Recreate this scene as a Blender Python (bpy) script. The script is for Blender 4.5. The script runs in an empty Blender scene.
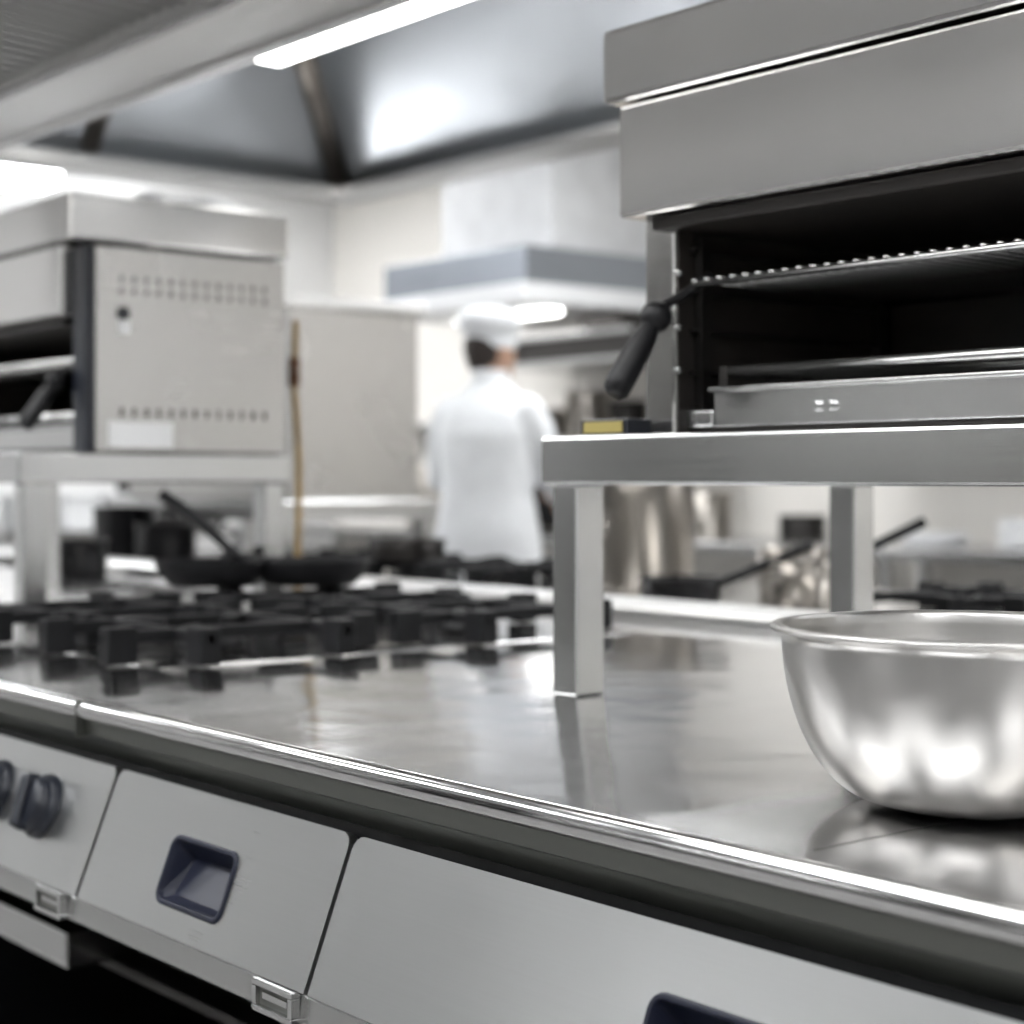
import bpy, bmesh, math, random
from mathutils import Vector, Matrix
random.seed(4)
D=bpy.data
scene=bpy.context.scene
col=scene.collection
try:
    scene.view_settings.view_transform='Standard'
    scene.view_settings.look='None'
except Exception: pass

# ---------------------------------------------------------------- materials
def newmat(name):
    m=D.materials.new(name); m.use_nodes=True
    nt=m.node_tree
    return m,nt,nt.nodes['Principled BSDF']
def simple(name,colr,rough=.5,metal=0.,var=.08,scale=8,emit=None,es=0,spec=None):
    m,nt,b=newmat(name)
    tc=nt.nodes.new('ShaderNodeTexCoord'); n=nt.nodes.new('ShaderNodeTexNoise'); n.inputs['Scale'].default_value=scale
    n.inputs['Detail'].default_value=4
    nt.links.new(tc.outputs['Object'],n.inputs['Vector'])
    r=nt.nodes.new('ShaderNodeValToRGB')
    c=list(colr)
    r.color_ramp.elements[0].position=.3; r.color_ramp.elements[1].position=.7
    r.color_ramp.elements[0].color=[max(0,v*(1-var)) for v in c]+[1]
    r.color_ramp.elements[1].color=[min(1,v*(1+var)) for v in c]+[1]
    nt.links.new(n.outputs['Fac'],r.inputs['Fac']); nt.links.new(r.outputs['Color'],b.inputs['Base Color'])
    b.inputs['Roughness'].default_value=rough; b.inputs['Metallic'].default_value=metal
    if spec is not None: b.inputs['Specular IOR Level'].default_value=spec
    if emit:
        b.inputs['Emission Color'].default_value=list(emit)+[1]; b.inputs['Emission Strength'].default_value=es
    return m
def steel(name,colr=(.55,.55,.545),rough=.22,stretch=(1.,250,250),rv=.08,smudge=.12,cv=.012,aniso=0,arot=0.,wob=0,wscale=4,sscale=5):
    m,nt,b=newmat(name); L=nt.links
    tc=nt.nodes.new('ShaderNodeTexCoord'); mp=nt.nodes.new('ShaderNodeMapping'); mp.inputs['Scale'].default_value=stretch
    n=nt.nodes.new('ShaderNodeTexNoise'); n.inputs['Scale'].default_value=3; n.inputs['Detail'].default_value=3
    L.new(tc.outputs['Object'],mp.inputs['Vector']); L.new(mp.outputs['Vector'],n.inputs['Vector'])
    n2=nt.nodes.new('ShaderNodeTexNoise'); n2.inputs['Scale'].default_value=sscale; n2.inputs['Detail'].default_value=4
    L.new(tc.outputs['Object'],n2.inputs['Vector'])
    mr=nt.nodes.new('ShaderNodeMapRange'); mr.inputs['From Min'].default_value=.3; mr.inputs['From Max'].default_value=.7
    mr.inputs['To Min'].default_value=rough*(1-rv); mr.inputs['To Max'].default_value=rough*(1+rv)
    mx=nt.nodes.new('ShaderNodeMath'); mx.operation='ADD'
    m2=nt.nodes.new('ShaderNodeMath'); m2.operation='MULTIPLY_ADD'; m2.inputs[1].default_value=smudge; m2.inputs[2].default_value=-smudge*.5
    L.new(n.outputs['Fac'],mr.inputs['Value']); L.new(n2.outputs['Fac'],m2.inputs[0])
    L.new(mr.outputs['Result'],mx.inputs[0]); L.new(m2.outputs[0],mx.inputs[1]); L.new(mx.outputs[0],b.inputs['Roughness'])
    r=nt.nodes.new('ShaderNodeValToRGB'); r.color_ramp.elements[0].position=.3; r.color_ramp.elements[1].position=.7
    r.color_ramp.elements[0].color=[v*(1-cv) for v in colr]+[1]; r.color_ramp.elements[1].color=[min(1,v*(1+cv)) for v in colr]+[1]
    L.new(n.outputs['Fac'],r.inputs['Fac']); L.new(r.outputs['Color'],b.inputs['Base Color'])
    b.inputs['Metallic'].default_value=1
    if aniso:
        b.inputs['Anisotropic'].default_value=aniso; b.inputs['Anisotropic Rotation'].default_value=arot
    if wob:
        n3=nt.nodes.new('ShaderNodeTexNoise'); n3.inputs['Scale'].default_value=wscale; n3.inputs['Detail'].default_value=1
        L.new(tc.outputs['Object'],n3.inputs['Vector'])
        bp=nt.nodes.new('ShaderNodeBump'); bp.inputs['Strength'].default_value=1; bp.inputs['Distance'].default_value=wob
        L.new(n3.outputs['Fac'],bp.inputs['Height']); L.new(bp.outputs['Normal'],b.inputs['Normal'])
    return m
S=steel('brushed_steel')
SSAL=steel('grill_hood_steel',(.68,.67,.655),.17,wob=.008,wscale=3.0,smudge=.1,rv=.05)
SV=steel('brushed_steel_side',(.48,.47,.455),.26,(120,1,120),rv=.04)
STOP=steel('worktop_steel',(.62,.615,.61),.12,(1,120,10),.15,.16,.02,wob=.0022,wscale=7,sscale=9)
SHOOD=steel('hood_steel',(.54,.565,.595),.32,(30,30,1),.06,.14,.02,wob=.012,wscale=2.2)
SFRAME=steel('hood_frame_steel',(.76,.755,.745),.36)
SPANEL=steel('control_panel_steel',(.62,.625,.62),.29,(1.,250,250),.03,.06,.012,wob=.003,wscale=3)
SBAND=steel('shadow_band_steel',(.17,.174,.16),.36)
SBOWL=steel('bowl_steel',(.50,.49,.475),.33,(2,2,200),.03,.04,.01,.55,.25)
SPOT=steel('pot_steel',(.45,.42,.38),.3,(2,2,90))
SDARK=steel('dark_oven_steel',(.06,.057,.055),.45)
IRON=simple('cast_iron',(.004,.004,.005),.6,0,.3,30,spec=.25)
BLK=simple('black_enamel',(.005,.005,.006),.45,0,.2,10,spec=.3)
DPL=simple('dark_plastic',(.007,.009,.016),.35,0,.2,10)
NAVY=simple('navy_plastic',(.008,.010,.022),.38,0,.2,10,spec=.35)
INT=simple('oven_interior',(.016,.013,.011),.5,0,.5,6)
WHITE=simple('white_enamel',(.76,.765,.77),.35,0,.03,3)
CLOTH=simple('white_cotton',(.86,.875,.89),.85,0,.04,12)
TROU=simple('grey_trousers',(.09,.09,.1),.9)
SKIN=simple('skin',(.48,.29,.20),.55,0,.08,20)
HAIR=simple('dark_hair',(.03,.022,.018),.7,0,.3,60)
LEATH=simple('black_leather',(.015,.015,.015),.4)
BRASS=simple('yellow_hose',(.34,.22,.08),.45,0,.15,20)
COPPER=simple('copper_valve',(.16,.08,.045),.4,.6)
YEL=simple('yellow_label',(.32,.26,.08),.5)
PAINT=simple('wall_paint',(.79,.785,.775),.6,0,.03,2)
CEILM=simple('ceiling_paint',(.82,.825,.83),.8,0,.02,2)
LAMP=simple('lamp_diffuser',(1,1,1),.5,0,0,2,(.965,.98,1),18)
TUBE=simple('hood_lamp_diffuser',(1,1,1),.5,0,0,2,(1,.99,.97),14)
def tiles(name,c1,c2,mortar,scale,rough):
    m,nt,b=newmat(name); L=nt.links
    tc=nt.nodes.new('ShaderNodeTexCoord'); br=nt.nodes.new('ShaderNodeTexBrick')
    mp=nt.nodes.new('ShaderNodeMapping')
    mp.inputs['Rotation'].default_value=(math.radians(90),0,0) if 'wall' in name else (0,0,0)
    br.offset=0; br.inputs['Color1'].default_value=c1+(1,); br.inputs['Color2'].default_value=c2+(1,); br.inputs['Mortar'].default_value=mortar+(1,)
    br.inputs['Scale'].default_value=scale; br.inputs['Mortar Size'].default_value=.008; br.inputs['Row Height'].default_value=.5; br.inputs['Brick Width'].default_value=.5
    L.new(tc.outputs['Object'],mp.inputs['Vector']); L.new(mp.outputs['Vector'],br.inputs['Vector']); L.new(br.outputs['Color'],b.inputs['Base Color'])
    b.inputs['Roughness'].default_value=rough
    return m
FLOORM=tiles('floor_tiles',(.25,.245,.24),(.28,.275,.27),(.13,.13,.13),2.,.35)
WALLM=tiles('wall_tiles',(.84,.81,.76),(.85,.82,.77),(.79,.765,.72),3.,.35)

# ---------------------------------------------------------------- helpers
def empty(name):
    e=D.objects.new(name,None); col.objects.link(e); e.empty_display_size=.1; return e
def mk(name,bm,mat,parent=None,smooth=False,bevel=0,seg=2):
    me=D.meshes.new(name); bmesh.ops.recalc_face_normals(bm,faces=bm.faces[:]); bm.to_mesh(me); bm.free()
    o=D.objects.new(name,me); col.objects.link(o)
    if mat: me.materials.append(mat)
    if smooth:
        for p in me.polygons: p.use_smooth=True
    if bevel:
        b=o.modifiers.new('bevel','BEVEL'); b.width=bevel; b.segments=seg; b.limit_method='ANGLE'; b.angle_limit=math.radians(40)
    if parent: o.parent=parent
    return o
def abox(bm,x0,x1,y0,y1,z0,z1):
    v=[bm.verts.new(p) for p in [(x0,y0,z0),(x1,y0,z0),(x1,y1,z0),(x0,y1,z0),(x0,y0,z1),(x1,y0,z1),(x1,y1,z1),(x0,y1,z1)]]
    for f in [(0,3,2,1),(4,5,6,7),(0,1,5,4),(1,2,6,5),(2,3,7,6),(3,0,4,7)]: bm.faces.new([v[i] for i in f])
def box(name,x0,x1,y0,y1,z0,z1,mat,parent=None,bevel=.003):
    bm=bmesh.new(); abox(bm,x0,x1,y0,y1,z0,z1); return mk(name,bm,mat,parent,bevel=bevel)
def boxes(name,lst,mat,parent=None,bevel=0):
    bm=bmesh.new()
    for b in lst: abox(bm,*b)
    return mk(name,bm,mat,parent,bevel=bevel)
def atube(bm,pts,rad,seg=12,cap=True,flat=1.0):
    pts=[Vector(p) for p in pts]
    if not isinstance(rad,(list,tuple)): rad=[rad]*len(pts)
    rings=[]
    up=Vector((0,0,1)); prev=None
    for i,p in enumerate(pts):
        t=(pts[min(i+1,len(pts)-1)]-pts[max(i-1,0)]).normalized()
        if prev is None:
            a=up if abs(t.z)<.9 else Vector((1,0,0))
            u=t.cross(a).normalized()
        else:
            u=(prev-t*prev.dot(t)).normalized()
        prev=u; w=t.cross(u)
        rings.append([bm.verts.new(p+(u*math.cos(k*2*math.pi/seg)+w*math.sin(k*2*math.pi/seg)*flat)*rad[i]) for k in range(seg)])
    for a,b in zip(rings,rings[1:]):
        for k in range(seg): bm.faces.new([a[k],a[(k+1)%seg],b[(k+1)%seg],b[k]])
    if cap: bm.faces.new(rings[0][::-1]); bm.faces.new(rings[-1])
def tube(name,pts,rad,mat,parent=None,seg=14,bevel=0):
    bm=bmesh.new(); atube(bm,pts,rad,seg); o=mk(name,bm,mat,parent,smooth=True)
    e=o.modifiers.new('es','EDGE_SPLIT'); e.split_angle=math.radians(50)
    return o
def tubes(name,lst,mat,parent=None,seg=8):
    bm=bmesh.new()
    for pts,r in lst: atube(bm,pts,r,seg)
    return mk(name,bm,mat,parent,smooth=True)
def lathe(name,prof,c,mat,parent=None,seg=64,smooth=True):
    bm=bmesh.new(); rings=[]
    for r,z in prof:
        if r<1e-5: rings.append([bm.verts.new((c[0],c[1],c[2]+z))])
        else: rings.append([bm.verts.new((c[0]+r*math.cos(k*2*math.pi/seg),c[1]+r*math.sin(k*2*math.pi/seg),c[2]+z)) for k in range(seg)])
    for a,b in zip(rings,rings[1:]):
        for k in range(seg):
            k2=(k+1)%seg
            if len(a)==1 and len(b)==1: continue
            if len(a)==1: bm.faces.new([a[0],b[k2],b[k]])
            elif len(b)==1: bm.faces.new([a[k],a[k2],b[0]])
            else: bm.faces.new([a[k],a[k2],b[k2],b[k]])
    return mk(name,bm,mat,parent,smooth=smooth)
def extrude_x(name,prof,x0,x1,mat,parent=None,smooth=False,bevel=0):
    bm=bmesh.new()
    a=[bm.verts.new((x0,y,z)) for y,z in prof]; b=[bm.verts.new((x1,y,z)) for y,z in prof]
    n=len(prof)
    for k in range(n): bm.faces.new([a[k],a[(k+1)%n],b[(k+1)%n],b[k]])
    bm.faces.new(a[::-1]); bm.faces.new(b)
    o=mk(name,bm,mat,parent,smooth=smooth,bevel=bevel)
    if smooth:
        e=o.modifiers.new('es','EDGE_SPLIT'); e.split_angle=math.radians(35)
    return o
def quadplate(name,p,mat,parent,th=.004):
    bm=bmesh.new(); bm.faces.new([bm.verts.new(q) for q in p])
    o=mk(name,bm,mat,parent); s=o.modifiers.new('s','SOLIDIFY'); s.thickness=th; s.offset=0
    return o

# ---------------------------------------------------------------- room shell
XL,XR,YF,YB,H=-9.0,3.5,-2.6,5.95,3.0
box('floor',XL-.1,XR+.1,YF-.1,YB+.1,-.1,0,FLOORM,bevel=0)
box('ceiling',XL-.1,XR+.1,YF-.1,YB+.1,H,H+.1,CEILM,bevel=0)
box('wall_back',XL-.1,XR+.1,YB,YB+.1,0,H,WALLM,bevel=0)
box('wall_left',XL-.1,XL,YF,YB,0,H,PAINT,bevel=0)
box('wall_right',XR,XR+.1,YF,YB,0,H,PAINT,bevel=0)
box('wall_front',XL-.1,XR+.1,YF-.1,YF,0,H,PAINT,bevel=0)
box('baseboard_back',XL,XR,YB-.015,YB,0,.12,S)
box('baseboard_left',XL,XL+.015,YF,YB-.02,0,.12,S)
def added_ceil_light(x,y,lx=1.5,ly=.5):  # unseen ceiling panels, added to light the room and the island front
    e=empty('added_ceiling_light')
    boxes('frame',[(x-lx/2-.03,x+lx/2+.03,y-ly/2-.03,y-ly/2,H-.05,H),(x-lx/2-.03,x+lx/2+.03,y+ly/2,y+ly/2+.03,H-.05,H),
                   (x-lx/2-.03,x-lx/2,y-ly/2,y+ly/2,H-.05,H),(x+lx/2,x+lx/2+.03,y-ly/2,y+ly/2,H-.05,H)],WHITE,e)
    box('diffuser',x-lx/2,x+lx/2,y-ly/2,y+ly/2,H-.04,H-.001,LAMP,e,0)
for x in (-7.9,-4.9,-2.4,.2,2.4): added_ceil_light(x,4.5)
for x in (-7.3,-4.6,-2.4,-.2,2.2): added_ceil_light(x,-.6)
added_ceil_light(-6.6,1.9,.6,1.6); added_ceil_light(2.2,1.9,.6,1.6); added_ceil_light(-1.2,-1.9)

e=empty('pendant_light')
box('diffuser',-7.75,-7.5,2.7,3.45,2.53,2.63,LAMP,e)
box('housing',-7.78,-7.47,2.68,3.47,2.63,2.68,WHITE,e)
tubes('rods',[([(-7.62,2.9,2.68),(-7.62,2.9,3.0)],.008),([(-7.62,3.3,2.68),(-7.62,3.3,3.0)],.008)],S,e)

for x in (-6.2,-4.2,-1.2,1.0):  # unseen fridges behind the camera, added so the steel has something to reflect
    e=empty('added_refrigerator')
    box('cabinet',x,x+1.3,-2.58,-1.85,.12,2.05,SDARK,e,.005)
    for k in (0,1):
        box('door',x+.01+.645*k,x+.64+.645*k,-1.85,-1.80,.16,1.92,S,e,.006)
        tube('handle',[(x+.60+.09*k,-1.77,.8),(x+.60+.09*k,-1.77,1.3)],.012,DPL,e)
        boxes('handle_posts',[(x+.59+.09*k,x+.61+.09*k,-1.80,-1.77,z,z+.02) for z in (.83,1.25)],DPL,e)
    boxes('feet',[(x+a,x+a+.05,b,b+.05,0,.12) for a in (.05,1.2) for b in (-2.5,-1.95)],SDARK,e)
e=empty('added_duct')  # unseen duct, added on the front wall to shape reflections in the grill hoods
tube('added_duct_pipe',[(-8.8,-2.4,2.34),(3.3,-2.4,2.34)],.07,S,e,24)
boxes('added_duct_flanges',[(x,x+.04,-2.49,-2.31,2.25,2.43) for x in (-8,-6.4,-4.8,-3.2,-1.6,0,1.6)],S,e)
boxes('added_duct_brackets',[(x+.2,x+.23,-2.6,-2.4,2.40,2.44) for x in (-8,-4.8,-1.6,1.6)],S,e)

# ---------------------------------------------------------------- cooking island
isl=empty('cooking_island')
X0,X1=-5.6,1.3
prof=[(.96,.845),(.93,.868),(.908,.874)]
for k in range(9):
    a=math.radians(215-k*125/8); prof.append((.9075+.0130*math.cos(a),.8870+.0130*math.sin(a)))
prof+=[(3.28,.90)]
prof+=[(3.29,.892),(3.29,.86),(3.25,.832)]
top=extrude_x('worktop',prof,X0,X1,STOP,isl,smooth=True)
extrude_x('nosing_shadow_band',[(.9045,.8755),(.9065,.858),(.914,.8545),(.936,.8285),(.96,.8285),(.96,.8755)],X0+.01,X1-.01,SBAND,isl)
extrude_x('centre_ridge',[(2.20,.899),(2.20,.922),(2.215,.93),(2.34,.93),(2.355,.922),(2.355,.899)],X0,X1,SFRAME,isl,bevel=.004)
boxes('nosing_joints',[(-1.905,-1.903,.8942,.93,.855,.8985),(-3.2,-3.198,.8942,.93,.855,.8985)],SBAND,isl)
boxes('worktop_joints',[(-.80,-.798,.93,1.28,.8995,.9003),(-.80,.2,1.28,1.2815,.8995,.9003)],SBAND,isl)
boxes('carcass',[(X0+.05,X1-.05,1.75,3.22,.12,.832),(X0+.05,X0+.09,.96,1.75,.12,.832),(X1-.09,X1-.05,.96,1.75,.12,.832),
                 (X0+.05,X1-.05,.96,1.75,.12,.16),(-1.36,-1.33,.97,1.75,.12,.832),(-2.86,-2.83,.97,1.75,.12,.832),(-1.35,X1-.05,.99,1.75,.12,.66)],BLK,isl)
boxes('feet',[(x,x+.05,y,y+.05,0,.12) for x in (X0+.1,-3.2,-1.3,X1-.2) for y in (1.05,3.1)],S,isl)
NV=Vector((0,-.933,.361))
def PP(x,v,h=0): return Vector((x,.92-.055*v,.824-.142*v))+NV*h
def panel(name,x0,x1,hole=None):
    bm=bmesh.new()
    r=.014
    def V(x,v,h=0): return bm.verts.new(PP(x,v,h))
    def outl(h):
        pts=[]
        for k in range(5):
            a=math.radians(180-k*22.5); pts.append((x0+r+r*math.cos(a),(r-r*math.sin(a))/.1523))
        for k in range(5):
            a=math.radians(90-k*22.5); pts.append((x1-r+r*math.cos(a),(r-r*math.sin(a))/.1523))
        pts+=[(x1,1),(x0,1)]
        return [V(x,v,h) for x,v in pts]
    o=outl(0); ob=outl(-.012)
    n=len(o)
    for k in range(n): bm.faces.new([o[k],o[(k+1)%n],ob[(k+1)%n],ob[k]])
    if hole:
        a,b,c,d=hole
        i=[V(a,c),V(b,c),V(b,d),V(a,d)]
        bm.faces.new(o[0:5]+[i[0]]); bm.faces.new([o[4],o[5],i[1],i[0]]); bm.faces.new(o[5:10]+[i[1]])
        bm.faces.new([o[9],o[10],i[2],i[1]]); bm.faces.new([o[10],o[11],i[3],i[2]]); bm.faces.new([o[11],o[0],i[0],i[3]])
    else:
        bm.faces.new(o)
    return mk(name,bm,SPANEL,isl)
HV0,HV1=.35,.79
def pull(cx,w=.13):
    g=.5*w; v0,v1=HV0,HV1
    bm=bmesh.new()
    def ring(gx,va,vb,h,hb=None,r=.012,n=5):
        vs=[]; L=.1523
        ya,yb=va*L,vb*L
        for (sx,sy,a0) in ((1,-1,-90),(1,1,0),(-1,1,90),(-1,-1,180)):
            for k in range(n):
                a=math.radians(a0+k*90/(n-1))
                x=cx+sx*(gx-r)+r*math.cos(a); y=(yb-r if sy>0 else ya+r)+r*math.sin(a)
                hh=h if hb is None else h+(hb-h)*(y-ya)/(yb-ya)
                vs.append(bm.verts.new(PP(x,y/L,hh)))
        return vs
    seq=[ring(g+.004,v0-.03,v1+.03,0,r=.014),ring(g+.003,v0-.02,v1+.02,.003,r=.014),ring(g-.001,v0+.01,v1-.01,.003,r=.010),ring(g-.003,v0+.02,v1-.02,-.003,r=.009),ring(g-.008,v0+.10,v1-.06,-.026,-.012,r=.008)]
    for a,b in zip(seq,seq[1:]):
        for k in range(len(a)): bm.faces.new([a[k],a[(k+1)%len(a)],b[(k+1)%len(a)],b[k]])
    bm.faces.new(seq[-1])
    return mk('recessed_pull',bm,NAVY,isl,bevel=.001)
def hole(cx,w=.13): return (cx-w/2,cx+w/2,HV0,HV1)
panel('control_panel_a',-1.837,-1.359,hole(-1.602)); pull(-1.602)
panel('control_panel_b',-1.352,-.425,hole(-.862)); pull(-.862)
panel('control_panel_c',-.418,.6,hole(.1)); pull(.1)
panel('control_panel_d',-2.83,-1.844)
panel('control_panel_e',-3.9,-2.837,hole(-3.4)); pull(-3.4)
extrude_x('panel_back',[(.953,.83),(.97,.832),(.97,.66),(.898,.66)],X0+.02,X1-.02,BLK,isl)
extrude_x('lower_rail',[(.870,.679),(.868,.652),(.876,.645),(.90,.645),(.90,.679)],X0+.02,X1-.02,S,isl,bevel=.002)
for cx in (-1.405,-1.905,-.475):
    boxes('latch_frame',[(cx-.035,cx+.035,.858,.869,.675,.681),(cx-.035,cx+.035,.858,.869,.650,.656),(cx-.035,cx-.029,.858,.869,.656,.675),(cx+.029,cx+.035,.858,.869,.656,.675)],S,isl,.001)
    boxes('latch_inset',[(cx-.03,cx+.03,.864,.870,.655,.676)],SBAND,isl)
    boxes('latch_lettering',[(cx-.022,cx+.022,.862,.865,.663,.669)],S,isl)
def knob(cx,v=.42):
    c=PP(cx,v,0)
    tube('knob_base',[c,c+NV*.005,c+NV*.012],[.040,.040,.036],DPL,isl,32)
    tube('knob_body',[c+NV*.010,c+NV*.024,c+NV*.028],[.034,.031,.027],DPL,isl,32)
    d=Vector((.15,-.3,-.9)); d=(d-NV*d.dot(NV)).normalized(); w=NV.cross(d)
    bm=bmesh.new()
    q=[]
    for h,l in ((.018,.036),(.038,.032)):
        for sa,sb in ((1,1),(-1,1),(-1,-1),(1,-1)):
            q.append(bm.verts.new(c+NV*h+d*l*sa+w*.009*sb))
    for f in [(0,1,2,3),(4,5,6,7),(0,1,5,4),(1,2,6,5),(2,3,7,6),(3,0,4,7)]: bm.faces.new([q[i] for i in f])
    mk('knob_grip',bm,DPL,isl,bevel=.005,seg=3)
for x in (-1.992,-2.135,-2.36,-2.50): knob(x,.45)
box('niche_runner',-2.82,-1.37,1.1,1.74,.47,.485,SDARK,isl)
tr=empty('baking_tray')
boxes('tray',[(-2.75,-2.22,1.03,1.5,.4855,.492),(-2.75,-2.22,1.03,1.036,.49,.535),(-2.75,-2.22,1.494,1.5,.49,.535),(-2.75,-2.744,1.03,1.5,.49,.535),(-2.226,-2.22,1.03,1.5,.49,.535)],S,tr,.002)

# ---------------------------------------------------------------- grates & burners
def grate(cx,cy,w=.40,d=.45):
    e=empty('burner_grate')
    bm=bmesh.new(); zt=.950; zb=.932; t=.008
    hx,hy=w/2,d/2
    def bar(p,q,z0=zb,z1=zt,t=t):
        p=Vector(p);q=Vector(q); u=(q-p).normalized(); n=Vector((-u.y,u.x))*t
        c=[p+n,p-n,q-n,q+n]
        v=[bm.verts.new((k.x,k.y,z)) for z in (z0,z1) for k in c]
        for f in [(0,1,2,3),(4,5,6,7),(0,1,5,4),(1,2,6,5),(2,3,7,6),(3,0,4,7)]: bm.faces.new([v[i] for i in f])
    ix,iy=hx*.50,hy*.50
    for s in (-1,1):
        bar((cx+s*ix,cy-hy),(cx+s*ix,cy+hy)); bar((cx-hx,cy+s*iy),(cx+hx,cy+s*iy))
    for sx in (-1,1):
        for sy in (-1,1): bar((cx+sx*ix,cy+sy*iy),(cx+sx*.05,cy+sy*.05))
    for s in (-1,1):
        for o_ in (-ix,ix):
            bar((cx+o_,cy+s*hy),(cx+o_,cy+s*(hy-.045)),.9045,zt+.006,.016)
        for o_ in (-iy,iy):
            bar((cx+s*hx,cy+o_),(cx+s*(hx-.045),cy+o_),.9045,zt+.006,.016)
    mk('grate_bars',bm,IRON,e,bevel=.003)
    lathe('burner_ring',[(.0,0),(.052,0),(.052,.012),(.045,.018),(.045,.022),(.036,.026),(0,.028)],(cx,cy,.9045),BLK,e,32)
for cx in (-2.29,-2.71):
    for cy in (1.295,1.785): grate(cx,cy)
boxes('burner_tray',[(-2.925,-2.12,1.12,2.0,.8995,.9025)],STOP,isl,.001)
for cx in (-1.53,-1.95,-3.3,-3.72,-4.14): grate(cx,2.72)
boxes('burner_tray',[(-4.35,-3.09,2.5,2.94,.8995,.9025),(-2.16,-1.32,2.5,2.94,.8995,.9025)],STOP,isl,.001)

def frypan(cx,cy,z,r,ang,elev=.55,hl=.2):
    e=empty('frying_pan')
    lathe('pan_body',[(0,.002),(r*.72,.002),(r*.9,.02),(r,.045),(r*1.02,.046),(r*1.02,.043),(r*.92,.016),(r*.75,-.003),(0,-.003)][::-1],(cx,cy,z+.004),IRON,e,48)
    u=Vector((math.cos(ang),math.sin(ang),0)); p=Vector((cx,cy,z+.04))+u*r*.98
    tube('handle',[p-u*.005,p+u*.03+Vector((0,0,.02)),p+u*hl*.6+Vector((0,0,hl*elev*.65)),p+u*hl+Vector((0,0,hl*elev))],[.008,.008,.012,.012],BLK,e)
frypan(-2.92,1.66,.9565,.115,math.radians(141),.15,.15)
frypan(-2.84,1.82,.9565,.118,math.radians(228),.78,.175)

# ---------------------------------------------------------------- shelves
def shelf(x0,x1,y0,y1,zt=1.212,name='overshelf'):
    e=empty(name); zb=zt-.058
    box('shelf_slab',x0,x1,y0,y1,zb,zt,S,e,.004)
    L=.045
    for xx in (x0+.009,x1-.009-L):
        for yy in (y0+.012,y1-.012-L):
            box('leg',xx,xx+L,yy,yy+L,.9005,zb,S,e,.003)
    return e
shelf(-1.59,-.49,1.35,1.93)
shelf(-4.12,-3.0,1.30,1.88)

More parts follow.
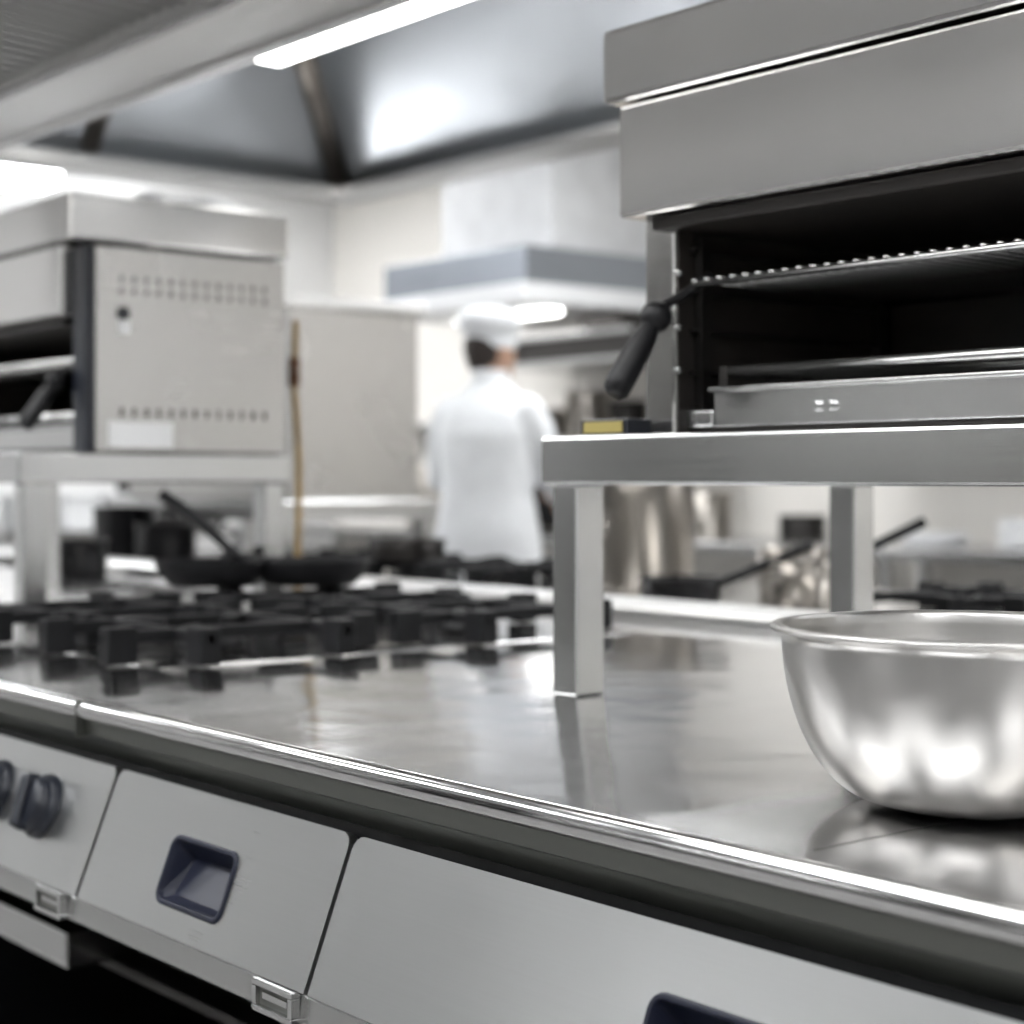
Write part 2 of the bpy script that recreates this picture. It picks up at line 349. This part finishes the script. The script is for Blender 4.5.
# ---------------------------------------------------------------- salamander grills
def salamander(x0,x1,hx):
    e=empty('salamander_grill')
    zs=1.2125; B0,B1=1.44,1.853
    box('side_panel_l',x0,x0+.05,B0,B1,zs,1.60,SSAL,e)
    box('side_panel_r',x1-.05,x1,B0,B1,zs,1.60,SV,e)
    box('front_trim_r',x1-.055,x1-.002,B0-.02,B0-.001,zs,1.60,DPL,e)
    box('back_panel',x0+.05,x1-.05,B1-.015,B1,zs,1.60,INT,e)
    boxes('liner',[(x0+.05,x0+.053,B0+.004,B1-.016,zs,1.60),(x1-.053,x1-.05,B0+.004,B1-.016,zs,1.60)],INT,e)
    box('hood_lower',x0-.002,x1-.06,1.398,B1-.02,1.4715,1.604,SSAL,e,.004)
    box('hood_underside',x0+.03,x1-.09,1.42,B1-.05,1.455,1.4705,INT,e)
    box('hood_upper',x0-.017,x1+.005,1.385,1.86,1.607,1.695,SSAL,e,.006)
    box('base_plate',x0+.05,x1-.05,B0+.02,B1-.016,zs,1.222,SDARK,e)
    g=[]
    for z in (1.245,1.285,1.335,1.38,1.43): g.append((x0+.053,x0+.062,B0+.02,B1-.03,z,z+.005))
    g+= [(x0+.053,x0+.066,yy,yy+.016,1.222,1.45) for yy in (1.47,1.80)]
    boxes('rack_guides',g,SDARK,e)
    boxes('studs',[(x0+.05,x0+.060,B0-.003,B0+.006,z,z+.008) for z in (1.285,1.335,1.40)],S,e,.002)
    a,b=x0+.075,x1-.075
    w=[([(a,1.445,1.389),(b,1.445,1.389)],.0045),([(a,1.80,1.389),(b,1.80,1.389)],.004)]
    n=int((b-a)/.02)
    for i in range(n+1):
        x=a+(b-a)*i/n; w.append(([(x,1.445,1.3935),(x,1.80,1.3935)],.0026))
    tubes('wire_rack',w,S,e,6)
    t0,t1=x0+.10,x1-.10
    boxes('drip_tray',[(t0,t1,1.455,1.463,1.224,1.262),(t0,t1,1.455,1.80,1.222,1.226),(t0,t0+.006,1.463,1.80,1.222,1.262),(t1-.006,t1,1.463,1.80,1.222,1.262),(t0,t1,1.445,1.463,1.262,1.267)],S,e,.001)
    w=[([(t0,1.47,1.286),(t1,1.47,1.286)],.007)]
    for i in range(10):
        y=1.50+i*.033; w.append(([(t0,y,1.284),(t1,y,1.284)],.004))
    tubes('drip_grid',w,S,e,8)
    boxes('grid_ends',[(t0,t0+.012,1.463,1.81,1.268,1.292),(t1-.012,t1,1.463,1.81,1.268,1.292)],SDARK,e,.001)
    for dx in (.155,.175): tube('tray_screw',[(x0+.10+dx,1.456,1.241),(x0+.10+dx,1.448,1.241)],.006,S,e)
    box('foot_block',x0+.052,x0+.098,1.455,1.50,1.222,1.242,S,e)
    tube('lever_arm',[(hx+.02,1.47,1.40),(hx+.012,1.43,1.375),(hx,1.402,1.36)],.006,BLK,e)
    bm=bmesh.new(); bmesh.ops.create_uvsphere(bm,u_segments=20,v_segments=12,radius=.019,matrix=Matrix.Translation((hx,1.40,1.350)))
    mk('lever_ball',bm,BLK,e,smooth=True)
    tube('lever_grip',[(hx,1.396,1.345),(hx,1.388,1.333),(hx-.002,1.380,1.320),(hx-.006,1.350,1.275),(hx-.007,1.343,1.262),(hx-.008,1.340,1.257)],[.008,.012,.015,.0165,.015,.009],BLK,e,20)
    v=[]
    for i in range(13):
        y=B0+.05+i*.026
        for z in (1.512,1.535): v.append((x1-.001,x1+.001,y,y+.006,z,z+.011))
        v.append((x1-.001,x1+.001,y,y+.007,1.28,1.296))
    boxes('vent_slots',v,SDARK,e)
    tube('side_port',[(x1-.002,1.496,1.475),(x1+.004,1.496,1.475)],.013,DPL,e)
    box('port_tag',x1+.001,x1+.005,1.484,1.51,1.437,1.462,WHITE,e,.004)
    box('rating_plate',x1+.0005,x1+.003,1.465,1.60,1.222,1.27,WHITE,e,.001)
    return e
salamander(-1.50,-.55,-1.440)
salamander(-3.93,-2.98,-3.065)
t=empty('label_box'); box('box_body',-1.545,-1.462,1.375,1.415,1.2125,1.232,DPL,t,.002); box('label',-1.537,-1.470,1.3735,1.3748,1.216,1.229,YEL,t,0)

def cloth(name,cx,cy,z,sx,sy,h,mat=CLOTH,seed=1):
    bm=bmesh.new(); n=20
    g=[[None]*(n+1) for _ in range(n+1)]
    for i in range(n+1):
        for j in range(n+1):
            u,v=i/n*2-1,j/n*2-1
            r=max(abs(u),abs(v))
            zz=h*(1-r**4)*(.75+.25*math.sin(5*u+seed)*math.cos(4*v+2*seed))+(.0 if r==1 else .002)
            g[i][j]=bm.verts.new((cx+u*sx*(1+.08*math.sin(5*v)),cy+v*sy*(1+.08*math.sin(4*u+1)),z+zz))
    for i in range(n):
        for j in range(n): bm.faces.new([g[i][j],g[i+1][j],g[i+1][j+1],g[i][j+1]])
    b=[g[i][0] for i in range(n+1)]+[g[n][j] for j in range(1,n+1)]+[g[i][n] for i in range(n-1,-1,-1)]+[g[0][j] for j in range(n-1,0,-1)]
    bm.faces.new(b[::-1])
    return mk(name,bm,mat,smooth=True)
cloth('folded_towel',-3.14,1.70,1.6955,.12,.13,.045)

e=empty('gas_hose')
tube('hose',[(-3.125,1.975,.902),(-3.13,1.98,1.05),(-3.12,1.975,1.2),(-3.13,1.97,1.36),(-3.125,1.97,1.50)],.0075,BRASS,e)
tube('valve',[(-3.13,1.97,1.36),(-3.13,1.97,1.42)],.013,COPPER,e)
tube('valve_tap',[(-3.13,1.97,1.39),(-3.09,1.95,1.40)],.007,COPPER,e)

# ---------------------------------------------------------------- mixing bowl
bc=(-.829,1.156,.9005)
R=.150;Hh=.138
pr=[(0,0.001),(.066,0.001),(.072,.004)]
for k in range(1,25):
    a=k/24
    pr.append((.072+(R-.072)*math.sin(a*math.pi/2)**.9, .004+(Hh-.004)*(1-math.cos(a*math.pi/2))**.93))
inner=[(r-.0022,z+.002) for r,z in pr[1:]][::-1]
rim=[(R+.007,Hh+.000),(R+.0095,Hh+.003),(R+.007,Hh+.006),(R,Hh+.006)]
lathe('mixing_bowl',pr+rim+inner+[(0,.004)],bc,SBOWL,None,128)

# ---------------------------------------------------------------- pots
def pot(name,cx,cy,z,r,h,mat=SPOT,handles=True):
    e=empty(name)
    lathe('pot_body',[(0,0),(r*.96,0),(r,.01),(r,h),(r+.006,h+.002),(r+.006,h+.006),(r-.003,h+.006),(r-.003,.012),(0,.012)],(cx,cy,z),mat,e,48)
    if handles:
        for s in (-1,1):
            u=Vector((math.cos(2.2),math.sin(2.2),0))*s; w=Vector((-u.y,u.x,0)); c=Vector((cx,cy,z+h*.8))
            tube('handle',[c+u*(r-.002)+w*.04,c+u*(r+.03)+w*.035,c+u*(r+.03)-w*.035,c+u*(r-.002)-w*.04],.006,mat,e)
    return e
pot('stock_pot',-2.96,2.84,.9005,.118,.30)
pot('saucepan',-2.62,2.98,.9005,.08,.10)
p_=pot('saucepan',-2.43,2.80,.9005,.07,.08,SPOT)
tube('long_handle',[(-2.40,2.86,.965),(-2.37,2.93,1.01),(-2.30,3.04,1.07)],[.009,.011,.012],BLK,p_)
p_=pot('saucepan',-2.62,2.62,.9005,.085,.045,BLK,False)
tube('long_handle',[(-2.58,2.69,.935),(-2.53,2.76,.97),(-2.46,2.86,1.02)],[.009,.011,.012],BLK,p_)
pot('saucepan',-3.62,2.62,.9565,.10,.045,SDARK)
pot('saucepan',-4.68,2.49,.9005,.09,.12,BLK,False)
pot('saucepan',-4.95,2.49,.9005,.095,.17,BLK,False)
pot('stock_pot',-5.3,2.04,.9005,.13,.20,SDARK,False)
pot('saucepan',-4.42,2.06,.9005,.10,.09,BLK,False)
e=shelf(-5.3,-4.2,2.60,3.16,1.10,'oven_stand')
e=empty('convection_oven')
box('body',-5.2,-4.21,2.63,3.09,1.1005,1.66,SV,e,.006)
box('top_cap',-5.22,-4.19,2.61,3.11,1.66,1.69,SFRAME,e,.004)
box('door',-5.1,-4.45,3.09,3.11,1.15,1.6,BLK,e,.004)

# ---------------------------------------------------------------- island extraction canopy
h=empty('extraction_hood')
hx0,hx1,hy0,hy1=-4.68,1.2,.62,3.14; zr=2.05
boxes('rim',[(hx0,hx1,hy0,hy0+.06,zr,zr+.10),(hx0,hx1,hy1-.06,hy1,zr,zr+.055),(hx0,hx0+.06,hy0+.06,hy1-.06,zr,zr+.055),(hx1-.06,hx1,hy0+.06,hy1-.06,zr,zr+.10)],SFRAME,h,.004)
boxes('rim_gutter',[(hx0+.06,hx1-.06,hy1-.12,hy1-.06,zr+.005,zr+.03),(hx0+.06,hx0+.12,hy0+.06,hy1-.12,zr+.005,zr+.03)],SFRAME,h,.002)
it=2.55
def Q(n,p,m=SHOOD): quadplate(n,p,m,h)
ix0,ix1,iy0,iy1=hx0+.40,hx1-.4,hy0+.46,hy1-.46
o=[(hx0+.03,hy0+.03,zr+.055),(hx1-.03,hy0+.03,zr+.055),(hx1-.03,hy1-.03,zr+.055),(hx0+.03,hy1-.03,zr+.055)]
i_=[(ix0,iy0,it),(ix1,iy0,it),(ix1,iy1,it),(ix0,iy1,it)]
for k in range(4): Q('slope_panel',[o[k],o[(k+1)%4],i_[(k+1)%4],i_[k]])
Q('top_panel',i_)
SRIB=steel('hood_rib_steel',(.34,.31,.28),.35)
r=[([o[3],i_[3]],.045),([o[0],i_[0]],.03)]
tubes('hip_ribs',r,SRIB,h,6)
ribs=[]
for x in (-2.6,-1.4,-.4): ribs.append(([(x,hy1-.05,zr+.075),(x,iy1-.01,it-.02)],.012))
ribs.append(([(hx0+.05,2.22,zr+.075),(ix0+.01,2.22,it-.02)],.03))
tubes('panel_seams',ribs,SRIB,h,6)
boxes('plenum',[(hx0+.06,hx1-.06,1.61,1.85,zr,zr+.07)],SFRAME,h,.004)
boxes('plenum_core',[(hx0+.30,hx1-.3,1.66,2.05,zr+.07,it),(hx0+.06,hx1-.06,1.85,2.02,zr+.10,zr+.13)],SFRAME,h,.004)
boxes('plenum_trim',[(hx0+.06,hx1-.06,1.60,1.622,zr-.012,zr+.0),(hx0+.06,hx1-.06,1.838,1.86,zr-.012,zr+.0)],S,h,.002)
bm=bmesh.new()
x=hx0+.08
while x<hx1-.08:
    v=[bm.verts.new(p) for p in [(x,1.0,2.11),(x+.02,1.0,2.11),(x+.02,1.61,2.075),(x,1.61,2.075),(x,1.0,2.13),(x+.02,1.0,2.13),(x+.02,1.61,2.095),(x,1.61,2.095)]]
    for f in [(0,3,2,1),(4,5,6,7),(0,1,5,4),(1,2,6,5),(2,3,7,6),(3,0,4,7)]: bm.faces.new([v[k] for k in f])
    x+=.055
mk('baffle_filters',bm,SFRAME,h)
quadplate('filter_back',[(hx0+.06,.98,2.15),(hx1-.06,.98,2.15),(hx1-.06,1.62,2.115),(hx0+.06,1.62,2.115)],SBAND,h)
boxes('filter_frame',[(hx0+.06,hx1-.06,.96,1.0,2.10,2.15)],SFRAME,h)
box('duct',-2.6,-1.4,1.5,2.2,it,H,S,h)
tubes('hangers',[([(x,y,it),(x,y,H)],.01) for x in (ix0+.1,ix1-.1) for y in (iy0+.1,iy1-.1)],S,h)
for k,(xa,xb) in enumerate([(-3.72,-2.75),(-1.9,-.7)]):
    box('lamp_tube',xa,xb,2.10,2.30,2.205,2.24,TUBE,h,.004); box('lamp_housing',xa-.03,xb+.03,2.08,2.32,2.24,2.265,SFRAME,h)
    tubes('lamp_stems',[([(x,2.22,2.26),(x,2.22,it)],.01) for x in (xa+.1,xb-.1)],S,h)
for xa,xb in [(-4.2,-3.0),(-2.4,-1.2),(-.6,.6)]:  # out-of-view lamps added to make up for light the canopy blocks
    box('added_front_lamp',xa,xb,.78,.88,2.20,2.23,TUBE,h,.004); box('added_front_lamp_housing',xa-.03,xb+.03,.76,.90,2.23,2.27,SFRAME,h)

# ---------------------------------------------------------------- rear wall line
GREYP=simple('hood_grey_paint',(.60,.605,.61),.5)
e=empty('wall_exhaust_hood')
boxes('hood_band',[(-7.1,-5.99,5.0,5.95,2.06,2.23)],steel('band_grey',(.27,.29,.32),.4),e,.004)
boxes('hood_duct_box',[(-6.95,-6.1,5.25,5.95,2.23,3.0)],GREYP,e,.004)
boxes('hood_lip',[(-7.12,-5.97,4.98,5.95,1.97,2.06)],WHITE,e,.004)
box('hood_lamp',-6.9,-6.2,5.3,5.4,1.955,1.969,TUBE,e)
e=empty('wall_hung_grill')
box('grill_body',-6.7,-5.7,5.45,5.95,1.74,1.88,SDARK,e); box('grill_front',-6.65,-5.75,5.43,5.449,1.84,1.87,S,e); box('grill_flue',-6.3,-6.0,5.6,5.95,1.88,1.965,SDARK,e)
boxes('grill_shelf',[(-6.75,-5.65,5.40,5.95,1.715,1.735)],S,e)

def counter(name,x0,x1,y0,y1,front=-1):
    e=empty(name)
    box('top',x0,x1,y0,y1,.86,.90,S,e,.004); box('undershelf',x0+.05,x1-.05,y0+.05,y1-.02,.28,.31,S,e)
    n=max(2,int((x1-x0)/1.4)+1)
    for i in range(n):
        x=x0+.03+(x1-x0-.10)*i/(n-1)
        for y in (y0+.03,y1-.07): box('leg',x,x+.04,y,y+.04,0,.86,S,e)
    return e
counter('prep_table',-8.9,-4.6,5.2,5.93)
counter('prep_table',-4.5,2.5,5.2,5.93)
counter('prep_table',-8.95,-8.25,.5,4.9)
def wshelf(x0,x1,z,d=.32):
    e=empty('wall_shelf'); box('board',x0,x1,YB-d,YB,z,z+.03,S,e)
    boxes('brackets',[(x,x+.03,YB-d+.02,YB,z-.09,z) for x in (x0+.15,x1-.2)],S,e,.002)
wshelf(-4.6,-.4,1.32); wshelf(-8.4,-7.4,1.45); wshelf(-7.1,-5.4,1.33)
for x,r_,h_,m_ in ((-6.75,.10,.16,SPOT),(-6.45,.11,.24,SPOT),(-6.15,.09,.18,SDARK),(-5.85,.11,.2,SPOT)): pot('saucepan',x,5.79,1.3605,r_,h_,m_,False)
def stack(name,cx,cy,z,r,n,mat=WHITE):
    pr=[(0,0)]
    for i in range(n): pr+= [(r*.6,i*.012),(r,i*.012+.012),(r*.97,i*.012+.0145)]
    pr+=[(r*.6,n*.012),(0,n*.012)]
    lathe(name,pr,(cx,cy,z),mat,None,32)
for i,x in enumerate((-4.2,-3.75,-3.35,-2.15,-1.75)): stack('plate_stack',x,5.62,.9005,.14,4+(i*5)%7)
for x,m_ in ((-4.3,SDARK),(-4.0,SPOT),(-3.5,BLK),(-3.1,SPOT),(-2.75,SDARK),(-2.4,SPOT),(-2.0,BLK),(-1.6,SPOT)): pot('saucepan',x,5.79,1.3505,.09,.13+.03*math.sin(x*5),m_,False)
pot('saucepan',-5.35,5.5,.9005,.12,.2); pot('stock_pot',-5.75,5.6,.9005,.14,.33); pot('saucepan',-5.0,5.75,.9005,.1,.1,SDARK)
cloth('kitchen_towel',-2.75,5.45,.9005,.3,.16,.09,CLOTH,3)
def appliance(name,x0,x1,y0,y1,z,hh,m1,m2):
    e=empty(name); box('housing',x0,x1,y0,y1,z+.015,z+hh,m1,e,.01)
    box('front_door',x1,x1+.01,y0+.03,y1-.12,z+.04,z+hh-.03,m2,e,.004)
    tube('handle',[(x1+.03,y1-.14,z+.06),(x1+.03,y1-.14,z+hh-.05)],.008,S,e); boxes('posts',[(x1+.009,x1+.03,y1-.145,y1-.135,z+a,z+a+.01) for a in (.07,hh-.07)],S,e)
    boxes('feet',[(a,a+.03,b,b+.03,z,z+.016) for a in (x0+.02,x1-.05) for b in (y0+.02,y1-.05)],BLK,e)
def container(cx,cy,z,sx,sy,hh):
    e=empty('food_container'); box('tub',cx-sx,cx+sx,cy-sy,cy+sy,z,z+hh,WHITE,e,.012); box('lid',cx-sx-.01,cx+sx+.01,cy-sy-.01,cy+sy+.01,z+hh,z+hh+.015,WHITE,e,.004)
appliance('countertop_oven',-8.75,-8.4,4.35,4.85,.9005,.26,SDARK,BLK)
appliance('countertop_oven',-8.75,-8.4,3.0,3.5,.9005,.22,SDARK,BLK)
for y in (2.75,3.72,3.98,4.2): container(-8.5,y,.9005,.14,.09,.17)
for y in (1.0,1.6,2.1): stack('plate_stack',-8.55,y,.9005,.16,9)
pot('stock_pot',-7.4,5.55,.9005,.16,.32)
appliance('countertop_oven',-7.05,-6.5,5.4,5.85,.9005,.25,SDARK,BLK)

# ---------------------------------------------------------------- chef
ch=empty('chef')
def loft(bm,rings,seg=28):
    rs=[]
    for (z,cx,cy,rx,ry) in rings:
        rs.append([bm.verts.new((cx+rx*math.cos(k*2*math.pi/seg),cy+ry*math.sin(k*2*math.pi/seg),z)) for k in range(seg)])
    for a,b in zip(rs,rs[1:]):
        for k in range(seg): bm.faces.new([a[k],a[(k+1)%seg],b[(k+1)%seg],b[k]])
    bm.faces.new(rs[0][::-1]); bm.faces.new(rs[-1])
def ball(bm,c,r,sc=(1,1,1)):
    bmesh.ops.create_uvsphere(bm,u_segments=20,v_segments=14,radius=r,matrix=Matrix.Translation(c)@Matrix.Diagonal((*sc,1)))
def limb(bm,pts,rad):
    atube(bm,pts,rad,16)
    for p,r_ in zip(pts,rad): ball(bm,p,r_*.99)
def body(name,fn,mat,voxel=.012,sm=6):
    bm=bmesh.new(); fn(bm); o=mk(name,bm,mat,ch,smooth=True)
    r=o.modifiers.new('r','REMESH'); r.mode='VOXEL'; r.voxel_size=voxel; r.use_smooth_shade=True
    s=o.modifiers.new('s','SMOOTH'); s.iterations=sm; s.factor=.5
    return o
def coat(bm):
    loft(bm,[(.66,0,0,.235,.18),(.80,0,0,.230,.175),(.95,0,-.005,.218,.17),(1.10,0,-.01,.192,.15),(1.22,0,-.01,.192,.15),(1.34,0,-.01,.203,.15),(1.42,0,0,.200,.135),(1.47,0,.005,.165,.115),(1.515,0,.01,.11,.09),(1.555,0,.015,.075,.075),(1.58,0,.018,.066,.068)])
    for s in (-1,1):
        limb(bm,[(s*.165,.0,1.425),(s*.205,.02,1.35),(s*.25,.06,1.17)],[.074,.070,.058])
        limb(bm,[(s*.25,.06,1.17),(s*.21,.20,1.12),(s*.16,.31,1.10)],[.058,.052,.043])
body('coat',coat,CLOTH,.013,5)
def trou(bm):
    for s in (-1,1):
        limb(bm,[(s*.10,0,.92),(s*.11,.01,.52),(s*.12,0,.09)],[.105,.075,.062])
    ball(bm,(0,0,.93),.15,(1.2,.9,.8))
body('trousers',trou,TROU,.015,5)
def shoes(bm):
    for s in (-1,1):
        ball(bm,(s*.12,-.01,.055),.055,(.9,1.1,1)); ball(bm,(s*.13,.12,.04),.05,(.95,1.7,.8)); abox(bm,s*.125-.045,s*.125+.045,-.06,.19,0.0,.025)
body('shoes',shoes,LEATH,.01,3)
def hands(bm):
    for s in (-1,1):
        w=Vector((s*.155,.325,1.10))
        f=Vector((-s*.25,.95,-.15)).normalized(); sd=Vector((0,0,1)).cross(f).normalized()*(s)
        limb(bm,[w-f*.03,w+f*.02,w+f*.06],[.026,.032,.03])
        for i,l in enumerate((.068,.078,.072,.056)):
            b=w+f*.075+sd*(.030-.02*i)
            limb(bm,[b-f*.02,b+f*l*.45+Vector((0,0,-.008)),b+f*l*.7+Vector((0,0,-.03)),b+f*l*.72+Vector((0,0,-.055))],[.0095,.009,.0085,.007])
        b=w+f*.02+sd*.03
        limb(bm,[b,b+sd*.025+f*.02,b+sd*.032+f*.05+Vector((0,0,-.01))],[.012,.011,.009])
body('hands',hands,SKIN,.004,2)
hd=D.objects.new('head_pivot',None); col.objects.link(hd); hd.parent=ch; hd.location=(0,.03,0); hd.rotation_euler=(0,0,math.radians(-30))
def head(bm):
    loft(bm,[(1.50,0,-.01,.06,.06),(1.56,0,-.005,.056,.06),(1.60,0,.0,.056,.065)])
    ball(bm,(0,0,1.675),.1,(.78,.98,1.12)); ball(bm,(0,.03,1.615),.06,(.9,1.05,.95)); 
    ball(bm,(0,.095,1.645),.016,(.8,1.3,1.3)); ball(bm,(0,.09,1.665),.012,(.7,1,2))
    ball(bm,(0,.085,1.612),.02,(1.3,.7,.35)); ball(bm,(0,.083,1.582),.02,(1.1,.8,.8))
    for s in (-1,1):
        ball(bm,(s*.08,-.005,1.655),.026,(.35,.75,1.2)); ball(bm,(s*.032,.082,1.695),.016,(1.4,.6,.4))
o=body('head',head,SKIN,.006,3); o.parent=hd
bm=bmesh.new()
for s in (-1,1): ball(bm,(s*.031,.088,1.677),.010,(1.2,.7,.7))
o=mk('eyes',bm,LEATH,hd,smooth=True)
def hair(bm):
    ball(bm,(0,-.016,1.685),.1,(.84,.93,1.02)); 
    ball(bm,(0,-.055,1.63),.05,(1.15,.75,.9))
o=body('hair',hair,HAIR,.008,2); o.parent=hd
o.location=(0,-.012,0)
def hat(bm):
    loft(bm,[(1.692,0,-.004,.089,.106),(1.735,0,-.004,.091,.108),(1.745,0,-.004,.096,.113),(1.78,0,-.010,.118,.134),(1.815,0,-.012,.120,.135),(1.84,0,-.012,.104,.115),(1.855,0,-.010,.05,.06)])
o=body('chef_hat',hat,CLOTH,.007,2); o.parent=hd
o.location=(0,0,-.012)
def collar(bm): loft(bm,[(1.545,0,.012,.076,.078),(1.595,0,.012,.07,.074)])
body('collar',collar,CLOTH,.008,1)
ch.location=(-5.32,4.25,0); ch.rotation_euler=(0,0,math.radians(25))

# ---------------------------------------------------------------- world & camera
w=D.worlds.new('world'); scene.world=w; w.use_nodes=True
w.node_tree.nodes['Background'].inputs[0].default_value=(.8,.85,.9,1); w.node_tree.nodes['Background'].inputs[1].default_value=.3
cam=D.cameras.new('camera'); co=D.objects.new('camera',cam); col.objects.link(co)
co.location=(0,0,1.16)
F=Vector((-.773,.635,0)).normalized()
co.rotation_euler=F.to_track_quat('-Z','Y').to_euler()
cam.sensor_width=36; cam.lens=1720/1024*36; cam.shift_y=-32/1024
cam.clip_start=.02
cam.dof.use_dof=True; cam.dof.focus_distance=1.5; cam.dof.aperture_fstop=3.9
scene.camera=co
